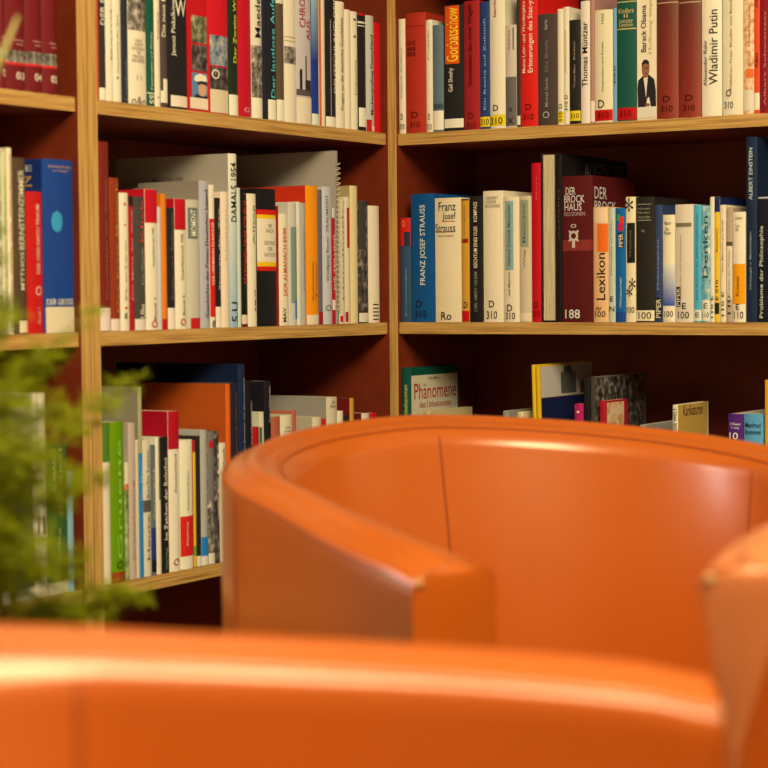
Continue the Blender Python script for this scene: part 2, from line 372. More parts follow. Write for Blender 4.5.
# ---- upper shelf, right bookcase
row([
 (399, 405.4, 19, CR, [T('Reden an die Nation', 48, 98, (150, 130, 95), .5, .22)]+num(127), 'cream book touching the corner post'),
 (405.7, 426, 13, (176, 46, 26), [B(26, 27, (140, 34, 20)), Hh('ccc', 43, 4, (70, 20, 15), .35, .45), Hh('eee', 49, 4, (70, 20, 15), .35, .45), Hh('eoe', 54, 4, (70, 20, 15), .35, .45)]+num(125, (80, 18, 12), w=.5), 'wide brick-red book with rounded spine', {'bul': .005, 'hard': 1}),
 (426.3, 432.6, 20, CR, [T('Politik', 30, 60, (150, 130, 95), .5, .22)]+num(127), 'narrow cream book right of the brick-red one'),
 (433, 443.6, 25, (98, 112, 110), [B(104, 109, (60, 76, 78)), B(111, 130, WH)], 'blue-grey book with white foot'),
 (444, 463.6, 5, BK, [B(6, 64, (226, 84, 18), .08, .82), T('Gorbatschow', 8, 62, (245, 205, 50), .47, .6), T('Gail Sheehy', 68, 92, WH, .42, .3), B(119, 128, WH)], 'black book with yellow lettering on an orange panel', {'hard': 1}),
 (464, 479.8, 1, (162, 32, 32), [T('Gemeinsam das neue Wagen', 5, 87, (30, 14, 14), .48, .34)]+num(126, (80, 16, 14), w=.6), 'dark red book with black lettering along it', {'hard': 1}),
 (480, 489.8, 2, (36, 60, 100), [T('Ein Recht auf Zukunft', 18, 110, (150, 165, 175), .55, .22), B(117, 127, YEL), Hh('310', 122, 6, INK, .5, .85)], 'navy book with yellow foot label'),
 (490, 505.3, -12, CR, [T('Robert Havemann', -10, 17, (190, 40, 30), .4, .2), Hh('D', 108, 6, INK, .42, .35), B(115, 126, YEL), Hh('310', 121, 7, INK, .45, .8)], 'tall cream book with yellow foot label', {'hard': 1}),
 (505.6, 516.6, 25, (206, 186, 152), [B(77, 126, (106, 96, 86)), B(28, 50, INK, .72, .8), T('Staat', 30, 50, (180, 60, 40), .4, .15), Hh('o', 110, 4, INK, .5, .3), Hh('X', 121, 6, INK, .5, .6)], 'short two-tone book, beige over grey'),
 (517, 520.2, -10, (62, 52, 40), [B(116, 125, WH)], 'very thin dark brown book left of the scarlet one'),
 (520.5, 537.8, -12, (216, 30, 24), [T('Meine Lehr- und Wanderjahre', 1, 73, WH, .27, .28), T('Erinnerungen des Stac-yu', -2, 73, WH, .66, .34)]+num(117, (70, 10, 10), w=.6), 'scarlet book with two white lines of title', {'hard': 1}),
 (538.1, 557.6, 14, (74, 60, 50), [T('Michail Gorki', 78, 107, (165, 150, 130), .48, .16), T('Die Briefe', 40, 72, (130, 116, 98), .48, .16), T('Serie', 20, 30, (180, 165, 145), .45, .18), Hh('O', 115, 7, (180, 165, 145), .45, .35)], 'wide dark brown book with pale disc at foot'),
 (557.9, 563.6, 9, CR, [B(112, 123, YEL), T('310 D', 104, 122, INK, .5, .6)], 'slim cream book with small yellow foot'),
 (563.9, 569.3, 7, CR, [T('310 D', 95, 111, INK, .5, .6), B(30, 73, (205, 180, 110), .25, .5)], 'slim cream book marked sideways above its foot'),
 (569.6, 580.6, 20, (38, 33, 28), [T('Thomas Mann', 65, 88, (160, 140, 110), .5, .18), T('Reden', 42, 60, (160, 140, 110), .5, .18), B(111, 121, YEL), Hh('310', 116, 5, INK, .5, .8)], 'black-brown book with yellow foot label'),
 (581, 590, 1, (236, 212, 178), [T('Thomas M\u00fcntzer', 22, 87, INK, .5, .62)], 'pale book lettered in tall black along it'),
 (590.2, 594.6, -10, (182, 128, 104), [B(101, 122, (236, 205, 178))], 'slim dusty pink book with cream foot'),
 (595, 612.8, 10, (232, 212, 158), [T('Ansprachen und Reden', 42, 92, (120, 105, 75), .5, .14), T('1933', 14, 24, (120, 105, 75), .5, .14), Hh('D', 104, 8, INK, .4, .35), B(110, 121, (196, 14, 14)), Hh('310', 115, 6, (70, 10, 10), .5, .62)], 'wide pale yellow book with red foot label'),
 (613.2, 616.8, 8, (118, 162, 188), [T('310 D', 66, 84, INK, .5, .6)], 'very thin pale blue book'),
 (617, 636.8, -15, (26, 80, 60), [B(1.5, 2.5, (200, 175, 100)), Hh('Kindlers', 11, 5, (200, 175, 100), .5, .75), Hh('II', 16, 4, (200, 175, 100), .5, .2), Hh('Literatur', 21, 4.5, (200, 175, 100), .5, .7), Hh('Lexikon', 25, 4, (200, 175, 100), .5, .7), B(28.5, 29.7, (200, 175, 100)), B(108, 120, (186, 16, 20)), Hh('310', 114, 6, (80, 10, 14), .45, .6)], 'green book with gold lines and red label', {'hard': 1}),
 (637.2, 656.4, -15, (236, 214, 166), [T('Barack Obama', 5, 52, INK, .35, .28), T('Hoffnung wagen', -5, 54, (206, 172, 96), .72, .24), 'PERSON', B(107, 118, (226, 208, 168))], 'cream book with small suited man printed on spine', {'bul': 0}),
 (656.8, 678.6, -14, 'WF', [B(2.5, 3.6, (190, 150, 110))]+num(109, (60, 14, 8), w=.55), 'dark russet leather book left of its twin', {'bul': .005, 'hard': 1}),
 (679, 701.4, -14, 'WF', [B(2.0, 3.1, (190, 150, 110))]+num(108, (60, 14, 8), w=.5), 'dark russet leather book right of its twin', {'bul': .005, 'hard': 1}),
 (702, 721.6, -10, (238, 218, 172), [T('Wladimir Putin', 10, 85, INK, .62, .42), T('Alexander Rahr', 40, 86, (90, 80, 60), .2, .2)], 'wide cream book with largest black name', {'hard': 1}),
 (723, 743, -14, (232, 212, 162), [T('Politiker, Frau, Bruder von Bundes', -6, 90, (130, 115, 85), .45, .14), Hh('O', 93, 7, INK, .32, .3), Hh('310', 105, 7, INK, .32, .46)], 'wide cream book right of the black-lettered one'),
 (743.4, 754, -14, 'PT', [B(69, 78, (232, 104, 42), .3, 1), T('Eine Geschichte', 5, 66, (150, 95, 50), .6, .2), B(90, 111, (222, 200, 156))], 'speckled tan book with orange patch'),
 (754.2, 759.6, -14, (226, 72, 34), [T('ABO', 53, 68, INK, .5, .6), B(93, 110, (238, 214, 166)), T('XXL', -5, 8, INK, .5, .6)], 'slim orange-red book with cream foot'),
 (760, 776, -14, (140, 26, 36), [T('Albert Schweitzer', 10, 106, (205, 130, 110), .35, .16)], 'dark crimson book at the right picture edge', {'hard': 1}),
 (776.5, 796, -16, (60, 64, 56), [], 'grey-green book beyond the crimson one'),
], 'C', ZS['T'], TR)
# ---- eye-level shelf, middle bay
row([
 (97.2, 109.8, 142, (122, 36, 26), [T('Geschichte der Zeiten', 180, 300, (165, 100, 70), .6, .2), B(308, 331, (232, 206, 176))], 'tall red-brown book against the left post', {'hard': 1}),
 (110, 119.8, 178, (142, 52, 26), [T('Der Erste Mensch', 184, 312, (200, 140, 50), .6, .2), B(319, 331, (230, 200, 168))], 'rust-brown book with gold lettering'),
 (120.2, 129, 193, CR, [B(203, 206, RED, .4, .6), B(224, 226, RED, .4, .6), T('Reise', 240, 300, (170, 140, 100), .5, .2), B(307, 309, RED, .35, .7), Hh('8', 316, 6, INK, .45, .3)], 'cream book dotted with tiny red marks'),
 (129.3, 134, 196, (168, 26, 32), [B(196, 206, BK), T('Die Mitte der Welt', 210, 300, (225, 160, 140), .5, .3)], 'slim red book with black head'),
 (134.3, 145.3, 197, (72, 66, 54), [T('Klick', 199, 242, (215, 70, 40), .6, .28), T('Die Wende', 248, 285, (170, 155, 120), .6, .22), T('Ullst', 304, 318, WH, .6, .5), B(319, 331, (225, 205, 170))], 'olive-grey book with red lettering on top'),
 (145.6, 158, 189.5, CR, [B(188, 223, (196, 18, 34)), T('Deutschland nach 1945', 228, 266, (130, 110, 80), .5, .18), T('Band 1', 298, 320, (110, 90, 60), .6, .2), Hh('O', 324, 7, (190, 40, 30), .55, .5)], 'cream book with crimson head and red seal, leftmost such', {'cover': (196, 18, 34), 'd': .15}),
 (158.2, 161.6, 207, (205, 196, 176), [], 'very thin pale grey book left of the orange'),
 (161.8, 167, 194, (228, 122, 26), [B(319, 330, (190, 24, 30))], 'slim orange book with red foot'),
 (167.2, 175, 208, (38, 34, 34), [T('Reden und Aufsaetze', 212, 300, (110, 95, 80), .5, .3), B(308, 331, (236, 212, 170))], 'black book with tall white foot label'),
 (175.2, 186.4, 199, CR, [B(199, 230, (190, 20, 32)), T('Deutschland nach 1945', 234, 280, (130, 110, 80), .5, .25), T('Band 2', 295, 315, (110, 90, 60), .6, .2), Hh('O', 322, 7, (190, 40, 30), .55, .5)], 'cream book with crimson head right of the black', {'cover': (190, 20, 32), 'd': .15}),
 (186.7, 199.8, 200, (200, 186, 150), [B(208, 239, (110, 116, 96), .1, .8), T('MOMENT', 210, 236, WH, .45, .4), B(318, 330, (200, 30, 30), .2, 1)], 'beige book with grey-green title box'),
 (200, 209.6, 181, (180, 170, 160), [T('Geschichte der Freien Deutschen Jugend', 190, 318, (50, 48, 70), .65, .5)], 'light grey book with long serif title', {'cover': (150, 132, 106), 'd': .12}),
 (209.9, 215, 185, CR, [B(219, 317, (216, 24, 26)), T('DER HERMANN DUNCKER', 222, 285, WH, .5, .45), Hh('8', 324, 7, INK, .5, .6)], 'slim book, cream above and scarlet below'),
 (215.3, 221, 198, BK, [T('Spuren der Zeit', 208, 290, WH, .6, .35), B(307, 330, (240, 218, 176))], 'slim black book with white foot right of the scarlet'),
 (221.3, 229, 192, (238, 208, 164), [T('Notizen', 210, 260, (190, 150, 100), .5, .15)], 'plain peach-cream book'),
 (229.3, 237.6, 154, 'PF', [T('DAMALS 1954', 163, 222, INK, .5, .65), T('5.U', 302, 322, INK, .5, .7), CT('MAGAZIN 1954', .09, .15, 175, 180, (105, 92, 76))], 'tallest pale book with wide grey cover showing', {'cover': (176, 158, 128), 'd': .225, 'hard': 1}),
 (237.9, 241, 188, (205, 210, 205), [], 'very thin pale blue-white book'),
 (241.3, 247.4, 194, (26, 22, 22), [T('STATIONEN EINER REPUBLIK', 200, 284, (214, 50, 26), .6, .6), B(315, 324, (225, 195, 160)), B(324, 328, (110, 30, 20))], 'black book with red capital lettering'),
 (247.7, 256.6, 194, CR, [T('Alltag', 205, 245, (120, 105, 80), .6, .3), T('JLM 70', 290, 312, INK, .7, .25)], 'cream book left of the striped black volume'),
 (257, 276.4, 189, (26, 24, 24), [B(210, 215, (208, 30, 20)), B(215, 219, (240, 186, 20)), B(219, 262, (236, 216, 170)), Hh('WIR', 226, 4, (120, 110, 90), .6, .2), Hh('NACH', 231, 4, (120, 110, 90), .6, .4), Hh('GEORGE', 243, 4, (120, 110, 90), .6, .6), Hh('DER', 249, 4, (120, 110, 90), .6, .25), Hh('NATION', 255, 4, (120, 110, 90), .6, .6), B(262, 266.5, (240, 186, 20)), B(266.5, 271, (208, 30, 20))], 'wide black volume with red and yellow stripes', {'hard': 1}),
 (276.8, 279, 206, (150, 26, 22), [], 'very thin dark red booklet'),
 (279.2, 288.4, 214, (236, 214, 166), [T('DDR ALMANACH 89/90', 228, 296, (206, 70, 40), .5, .4), T('MAV', 308, 322, INK, .4, .3)], 'cream book with red capitals down the spine'),
 (288.7, 297, 203, (206, 192, 158), [B(227, 303, (128, 142, 118), .2, .98), B(300, 319, (30, 130, 170), .6, 1)], 'beige book with sage panel and blue square'),
 (297.2, 300.8, 202, (226, 212, 176), [], 'blank thin cream book'),
 (301, 306, 203, (176, 166, 144), [T('Hoerspiele', 230, 290, (120, 110, 95), .5, .3)], 'thin stone-grey book left of the bright orange'),
 (306.3, 318.4, 186, (242, 144, 16), [T('Kolumnen', 262, 300, (160, 80, 20), .4, .15), T('Texte', 262, 300, (160, 80, 20), .7, .15), B(315, 325, (236, 206, 160))], 'bright orange book with red-orange cover', {'cover': (206, 50, 22), 'd': .155}),
 (318.8, 322.6, 190, (104, 96, 96), [B(312, 324, (150, 26, 30))], 'thin mauve-grey book right of the orange'),
 (322.8, 332, 187, (196, 188, 172), [T('Wolfgang Bauer  TRAUMZEIT', 195, 282, (110, 104, 96), .4, .3), Hh('O', 308, 6, (120, 112, 100), .45, .6)], 'light grey book with stacked grey lettering'),
 (332.2, 335.4, 208, (176, 24, 34), [B(208, 218, (205, 196, 176)), B(300, 310, (226, 206, 170)), T('DIE TEILUNG', 235, 290, WH, .5, .45)], 'very thin red-striped book before the spiral calendar'),
 (335.6, 338.6, 151, (150, 136, 116), [], 'tall spiral-bound calendar with wide grey cover', {'cover': (176, 158, 130), 'd': .235, 'name': 'spiral_calendar', 'spiral': 1}),
 (339, 345, 200, (216, 198, 150), [T('Handbuch', 210, 300, (150, 130, 90), .5, .25), B(316, 322, RED, .1, .5)], 'cream-yellow book right of the spiral calendar'),
 (345.2, 350.2, 197, (222, 202, 152), [B(208, 248, (176, 36, 26), .3, .8), B(312, 322, (170, 24, 24), 0, .4)], 'cream book with narrow red stripe'),
 (350.5, 358, 186, (226, 198, 134), [], 'straw-coloured book with olive cover', {'cover': (176, 150, 88), 'd': .15}),
 (358.8, 368.4, 201, 'PD', [B(201, 250, (62, 60, 50), 0, .6), B(313, 322, (226, 206, 168))], 'dark mottled book with white foot'),
 (368.8, 379.6, 206, (236, 212, 166), [T('|||||', 304, 320, INK, .5, .5)], 'cream book nearest the corner post'),
], 'B', ZS['M'], MM)
# ---- eye-level shelf, right bookcase
row([
 (400.5, 411.2, 218, (48, 74, 92), [B(218, 246, (206, 34, 24)), B(232, 246, (40, 44, 60), .4, .95), Hh('o', 224, 7, (230, 130, 90), .4, .3), T('Erinnerungen', 268, 316, (150, 165, 165), .6, .14)], 'slate blue book with red picture at its head'),
 (411.6, 434.8, 194, (10, 76, 120), [T('FRANZ JOSEF STRAUSS', 205, 285, (222, 214, 186), .56, .28), Hh('D', 304, 7, INK, .36, .24), Hh('310', 314, 7, INK, .42, .5)], 'wide blue book with white capital lettering', {'hard': 1, 'd': .17}),
 (435.4, 461.4, 198, (234, 208, 154), [Hh('Franz', 206.5, 9, (60, 62, 62), .5, .66), Hh('Josef', 217, 9, (60, 62, 62), .58, .5), Hh('Strauss', 228, 9, (60, 62, 62), .42, .78), B(231.5, 232.3, (190, 90, 50), .1, .8), B(221, 221.8, (190, 90, 50), .3, .8), Hh('Erinnerungen', 236, 2.6, (120, 100, 70), .45, .6), Hh('Ro', 316, 8, INK, .45, .4)], 'widest cream book with large serif name', {'hard': 1, 'd': .17}),
 (462, 469.4, 199, (206, 146, 42), [B(199, 200.5, (70, 40, 20)), B(239, 243, (150, 26, 16), .1, .9), T('Die Macht', 205, 235, (150, 100, 30), .45, .2), Hh('D', 305, 6, INK, .55, .5), B(311, 321.5, (190, 16, 14))], 'golden yellow book with red foot'),
 (470, 483.2, 196, (30, 27, 26), [T('KOMPASS', 202, 222, WH, .5, .28), T('REICHTUM EINES OLEK', 226, 268, WH, .5, .28), T('CARL AMERY GEHEIM', 272, 312, (140, 130, 110), .5, .24)], 'black book with white capitals up the spine', {'lean': 0}),
 (483.6, 503.4, 191, (236, 212, 164), [Hh('HERBERT', 198, 3, (150, 140, 100), .5, .6), Hh('WEHNER', 202, 3, (150, 140, 100), .45, .5), Hh('ZEUGNISSE', 206, 3, (150, 140, 100), .5, .78), Hh('D', 304, 7, INK, .45, .28), Hh('310', 315, 8, INK, .45, .55)], 'tall wide cream book with grey capitals on top', {'hard': 1, 'd': .17}),
 (504, 519.4, 197, (236, 212, 164), [B(201, 270, (142, 168, 146), .12, .68), T('Helmut Schmidt Menschen', 205, 266, (60, 90, 96), .4, .22), T('und Maechte', 272, 296, (120, 110, 80), .4, .16), Hh('D', 308, 7, INK, .42, .36), Hh('310', 316, 7, INK, .45, .64)], 'cream book with tall blue-green title panel'),
 (519.8, 531.6, 196, (212, 186, 140), [B(200, 247, (150, 152, 116), .12, .8), T('Menschen', 204, 243, (90, 100, 84), .46, .24), T('Weg', 250, 268, (120, 110, 80), .5, .2), B(313, 321, (232, 206, 156))], 'tan book with short sage title panel'),
 (532, 541, 163, (196, 14, 28), [T('Rot', 175, 200, (220, 90, 90), .6, .14), Hh('D', 305, 6, (70, 6, 10), .5, .4), Hh('310', 314, 6, (70, 6, 10), .5, .8)], 'tall bright red book left of the reversed one', {'hard': 1}),
 (541.6, 556.6, 153, (214, 190, 138), [], 'tall book turned round, pages facing out', {'reverse': 1, 'd': .2, 'cover': (40, 34, 26), 'hard': 1, 'bul': 0}),
 (557, 562, 155, (26, 22, 22), [T('AUGEN', 190, 240, (90, 84, 70), .5, .3), CT('AUGEN DER', .085, .245, 160, 177, (108, 104, 92))], 'tall thin black book with large dark cover', {'d': .255, 'hard': 1}),
 (562.6, 593, 176, (88, 22, 22), [B(240, 251, (134, 46, 38)), Hh('DER', 191, 7.5, (218, 206, 190), .3, .34), Hh('BROCK', 199, 7.5, (218, 206, 190), .42, .68), Hh('HAUS', 207, 7.5, (218, 206, 190), .38, .58), Hh('RELIGIONEN', 214, 4, (180, 150, 135), .42, .7), Hh('o', 226, 4, (200, 180, 150), .4, .2), Hh('\u00a4', 236, 12, (200, 180, 150), .4, .36), Hh('O', 236, 9, (200, 180, 150), .4, .26), Hh('I', 244, 8, (200, 180, 150), .4, .1), Hh('188', 314, 9, (225, 215, 195), .35, .5), CT('DER', .008, .055, 187, 199, (205, 190, 170)), CT('BROCK', .008, .09, 201, 211, (205, 190, 170)), CB(.0, .17, 240, 251, (134, 46, 38))], 'widest maroon book with silver capitals', {'hard': 1, 'd': .17}),
 (593.6, 608.6, 207, (232, 176, 112), [B(224, 252, (232, 104, 26), .3, .98), B(208, 223, (236, 196, 140), .05, .95), T('Lexikon', 253, 300, INK, .55, .55), Hh('der', 308, 4, (90, 60, 30), .4, .4), Hh('100', 314, 6, (60, 40, 24), .48, .7)], 'peach book lettered Lexikon'),
 (609, 615.4, 208, (198, 198, 164), [T('Philosophie der Natur', 218, 275, (130, 140, 110), .5, .3), Hh('E', 299, 5, INK, .5, .5), Hh('N', 309, 5, INK, .5, .8)], 'slim pale sage book'),
 (615.8, 625.6, 208, (16, 96, 144), [B(214, 221, (60, 150, 60), .15, .5), B(217, 224, (220, 40, 30), .45, .85), B(224, 231, (200, 36, 60), .3, .8), B(233, 248, INK, .3, .85), T('PIPER', 234, 247, WH, .58, .4), T('Wissenschaft', 278, 308, (200, 210, 200), .55, .2), B(312, 321, (20, 70, 130))], 'bright blue book with red and green figures'),
 (626, 635.8, 197, (236, 212, 156), [Hh('*', 205, 14, INK, .4, .8), B(223, 263, (30, 26, 20), .15, .95), T('Weisheit', 230, 258, (120, 100, 60), .5, .25), Hh('*', 284, 12, INK, .7, .6), Hh('*', 292, 10, INK, .4, .6), Hh('100', 310, 6, INK, .5, .8)], 'cream book with black ink sun and box'),
 (636.2, 654.6, 197, (40, 35, 28), [B(204, 204.8, (150, 140, 110), .1, .85), Hh('Enzyklopaedie', 209, 3, (150, 140, 110), .45, .7), Hh('Philosophie', 213, 3, (150, 140, 110), .45, .66), Hh('Wissenschaften', 217, 3, (150, 140, 110), .45, .7), B(220, 220.8, (150, 140, 110), .1, .85), Hh('Bd.', 231, 2.6, (150, 140, 110), .45, .2), B(310.5, 321, (240, 216, 160)), Hh('100', 315.5, 7, INK, .5, .7)], 'wide black book with white 100 label', {'hard': 1}),
 (655, 662.6, 205, (52, 66, 92), [T('Philosophen', 240, 290, (150, 150, 150), .5, .35), B(298, 319, (24, 22, 22), .1, .9), T('PIPER', 299, 318, WH, .5, .6)], 'narrow navy-grey book with black publisher box'),
 (663, 675, 215, (238, 214, 160), [Hh('Platon', 223, 3.5, (90, 80, 60), .45, .55), Hh('Das', 229, 3.5, (90, 80, 60), .4, .3), Hh('Fest', 233, 3.5, (90, 80, 60), .45, .55), B(264, 306, 'BF'), B(306, 321, (240, 216, 166)), Hh('100', 314, 6, INK, .5, .75)], 'cream book fading to blue at its foot'),
 (675.4, 693.6, 204.5, (222, 200, 160), [B(223, 227, (120, 110, 80), .05, .9), T('Geschichte der Philosophie', 235, 300, (170, 140, 100), .35, .1), B(287, 307, INK, .05, .32), T('PIPER', 288, 306, WH, .19, .2), Hh('E', 306, 6, INK, .52, .22), Hh('100', 315, 7, INK, .48, .62)], 'wide cream book with one grey bar'),
 (694, 701.6, 205, (82, 168, 178), [T('Die Kunst zu philosophieren', 214, 300, (50, 110, 125), .5, .3), B(310, 321, (226, 214, 176)), Hh('E', 315, 5, INK, .5, .5)], 'plain turquoise book'),
 (702, 710, 206, 'DO', [T('Denken', 216, 278, (50, 70, 70), .5, .6), B(300, 321, (232, 216, 172)), Hh('E', 306, 5, INK, .5, .5), Hh('110', 315, 5, INK, .5, .8)], 'turquoise and white speckled book'),
 (710.3, 714.4, 197, CR, [T('110 E', 296, 318, INK, .5, .6)], 'slim cream book left of the yellow one'),
 (714.6, 720, 197, (236, 186, 44), [B(197, 212, (28, 40, 80)), T('Baumstark', 228, 252, (140, 70, 20), .5, .35), T('E 010', 280, 300, INK, .5, .5), B(303, 314, (40, 40, 30), .0, .9)], 'slim yellow book with navy head', {'cover': (28, 40, 80), 'd': .14}),
 (720.3, 726, 205, (236, 210, 160), [T('Der Mensch am Ende', 220, 272, (150, 130, 90), .5, .3), T('110 E', 292, 316, INK, .5, .5)], 'slim cream book right of the yellow one'),
 (726.3, 732.8, 208, (182, 152, 116), [B(242, 246, (90, 70, 50)), B(246, 300, (226, 204, 160), .1, .9), T('Grenzen des Wissens', 250, 298, (150, 125, 90), .5, .3), T('110', 296, 314, INK, .5, .5)], 'grey-brown book with cream lower panel'),
 (733.2, 745.6, 212, (238, 216, 168), [Hh('Leibniz', 218, 2.6, (90, 80, 60), .5, .6), Hh('Texte', 226, 2.6, (90, 80, 60), .4, .35), Hh('von', 230, 2.6, (90, 80, 60), .35, .25), B(264, 304, (240, 152, 14)), T('Kroener', 276, 296, (120, 60, 10), .4, .28), Hh('E', 307, 6, INK, .4, .3), Hh('110', 315, 7, INK, .48, .75)], 'cream book with orange block'),
 (746.4, 757.2, 137, (24, 40, 60), [T('ALBERT EINSTEIN', 148, 200, (200, 205, 190), .45, .34), T('Christoph v. Mettenheim', 232, 290, (160, 165, 150), .45, .26)], 'tall navy book with pale capitals', {'hard': 1, 'd': .2}),
 (758, 780, 195, (26, 28, 34), [T('Probleme der Philosophie', 226, 318, (226, 216, 186), .2, .24), T('Analyse und Kritik', 226, 318, (120, 150, 150), .62, .24), B(197, 198.5, (190, 190, 180))], 'black book with white title at right edge', {'hard': 1}),
 (781, 800, 190, (120, 60, 30), [], 'brown book beyond the black one'),
], 'C', ZS['M'], MR)
# ---- lower shelf, middle bay
row([
 (103.2, 110.4, 422, (226, 206, 160), [B(422, 462, (80, 120, 34)), T('Zeit', 470, 484, (110, 100, 70), .5, .2)], 'cream book with green head beside the post', {'d': .13}),
 (110.7, 124.6, 422, (104, 142, 8), [T('Gruene', 440, 560, (150, 195, 70), .5, .3), Hh('O', 565, 8, (30, 60, 20), .5, .45), B(572, 585, (150, 56, 26))], 'bright lime green book', {'d': .13}),
 (124.9, 129, 462, 'GM', [B(484, 490, (216, 120, 60)), B(462, 484, (226, 206, 160))], 'slim mottled green book right of the lime green'),
 (129.2, 136.2, 423, (194, 166, 136), [T('Erzaehlung', 480, 560, (150, 125, 100), .5, .3)], 'pinkish beige book'),
 (136.5, 139, 440, (220, 202, 160), [], 'very thin cream book left of the blue'),
 (139.2, 143, 387, (170, 160, 108), [B(453, 580, (30, 124, 172)), T('Die Mauer', 458, 500, (170, 200, 200), .5, .4)], 'tall khaki book with blue lower spine', {'cover': (150, 138, 100), 'd': .21}),
 (143.4, 151, 440, (216, 198, 156), [B(500, 512, (90, 80, 60)), T('Berlin Lesen', 450, 498, (120, 110, 84), .5, .4), T('Heute', 515, 560, (120, 110, 84), .5, .4)], 'grey-cream book with dark bar'),
 (151.3, 156, 445, (96, 104, 96), [B(528, 560, (40, 50, 110)), B(560, 572, (26, 26, 26)), T('Spiegel', 470, 520, (200, 190, 150), .5, .4)], 'grey-green book with deep blue lower part'),
 (156.2, 161, 437, CR, [B(437, 500, (110, 110, 90), .5, .9)], 'thin cream book with grey streak'),
 (161.3, 168.6, 437, (30, 27, 24), [T('Im Zeichen der Bolschoi', 458, 540, WH, .5, .45), T('Verlag', 548, 570, (120, 160, 80), .5, .3)], 'black book with bold white title'),
 (168.9, 179.8, 411, CR, [B(411, 449, (178, 16, 34)), T('Deutschland', 454, 492, (130, 110, 80), .5, .2), Hh('O', 562, 7, (180, 40, 30), .5, .5)], 'cream book with crimson head and seal', {'cover': (178, 16, 34), 'd': .15}),
 (180.2, 193, 440, (236, 220, 172), [B(516, 556, (214, 36, 26)), T('Politische Kultur', 470, 510, (150, 130, 90), .5, .16), T('Akademie', 522, 546, (240, 180, 160), .4, .16)], 'pale cream book with red lower block'),
 (193.3, 196, 440, (180, 30, 30), [B(452, 572, (226, 176, 40)), B(546, 556, (90, 160, 40))], 'very thin yellow book with red head'),
 (196.3, 200.8, 436, (40, 36, 32), [B(556, 568, (226, 210, 170))], 'thin black-brown book'),
 (201, 207.6, 430, (178, 168, 144), [B(537, 556, (34, 120, 176)), B(556, 567, (226, 212, 176))], 'stone-grey book with blue square low down'),
 (207.9, 214.4, 432, 'PG', [B(432, 500, (120, 112, 100)), B(441, 448, (200, 30, 34), .2, .9), B(553, 566, (220, 206, 168))], 'grey photo book with small red square'),
 (214.7, 219.6, 431, 'PD', [T('ZEIT', 445, 520, (220, 210, 180), .6, .3)], 'narrow black and white book'),
 (219.9, 226.4, 443, (232, 212, 166), [T('Lesebuch', 448, 480, (110, 100, 70), .5, .4)], 'cream book left of the tall orange'),
 (226.8, 231.4, 384, (226, 96, 26), [], 'tall orange book with wide rust cover', {'cover': (196, 84, 24), 'd': .21, 'hard': 1}),
 (231.8, 238.8, 383, (34, 36, 44), [T('Die grosse Wende', 392, 470, (150, 90, 70), .6, .3)], 'dark book with reddish lettering'),
 (239.2, 246.2, 364, (26, 40, 66), [T('Europa im Zeitalter der Jahrhunderte', 378, 470, (190, 190, 180), .7, .3)], 'tallest navy book with wide dark cover', {'cover': (20, 32, 56), 'd': .245, 'hard': 1}),
 (246.6, 253, 381, (26, 24, 26), [T('CHRONIK', 400, 445, (190, 180, 160), .75, .3)], 'black book right of the tallest navy'),
 (253.3, 260, 427, (170, 26, 28), [], 'short dark red book'),
 (260.2, 264.8, 412, (216, 204, 160), [B(427, 560, (60, 86, 60), 0, .4)], 'slim cream-green book'),
 (265.2, 271.8, 381, (30, 28, 30), [T('Kriege und Katastrophen', 386, 422, (205, 195, 175), .7, .4)], 'black book with small white title', {'d': .14}),
 (272.2, 281, 417, (176, 90, 60), [], 'terracotta book', {'d': .12}),
 (281.4, 293, 415, (226, 206, 158), [Hh('Uwe', 427, 3, (120, 105, 80), .5, .4), Hh('Johnson', 431, 3, (120, 105, 80), .5, .6)], 'cream book with small two-line title', {'cover': (206, 192, 150), 'd': .14}),
 (293.3, 297, 411, (186, 96, 66), [], 'slim brick-pink book', {'d': .13}),
 (313.2, 322, 417, (220, 200, 150), [], 'beige book with violet picture cover', {'cover': (196, 178, 136), 'd': .14, }),
 (322.3, 327, 419, (202, 26, 30), [], 'short scarlet book'),
 (327.4, 338, 397, (216, 196, 150), [Hh('Die', 402, 3, (120, 100, 80), .5, .3), Hh('Reise', 406, 3, (120, 100, 80), .5, .5)], 'tall cream book with broad grey cover', {'cover': (160, 146, 120), 'd': .19, 'hard': 1}),
 (338.3, 344, 411, CR, [], 'small blank cream book'),
 (344.3, 349.6, 415, (40, 34, 34), [], 'small black book'),
 (350.6, 354.8, 398, (206, 150, 50), [], 'gold-spined book with dark red cover', {'cover': (116, 24, 24), 'd': .15}),
 (362.4, 370, 413, (226, 206, 162), [], 'cream-backed book with maroon cover', {'cover': (112, 30, 26), 'd': .11}),
 (370.3, 378, 413, (196, 30, 34), [], 'small red book nearest the corner post'),
], 'B', ZS['BB'], LM)
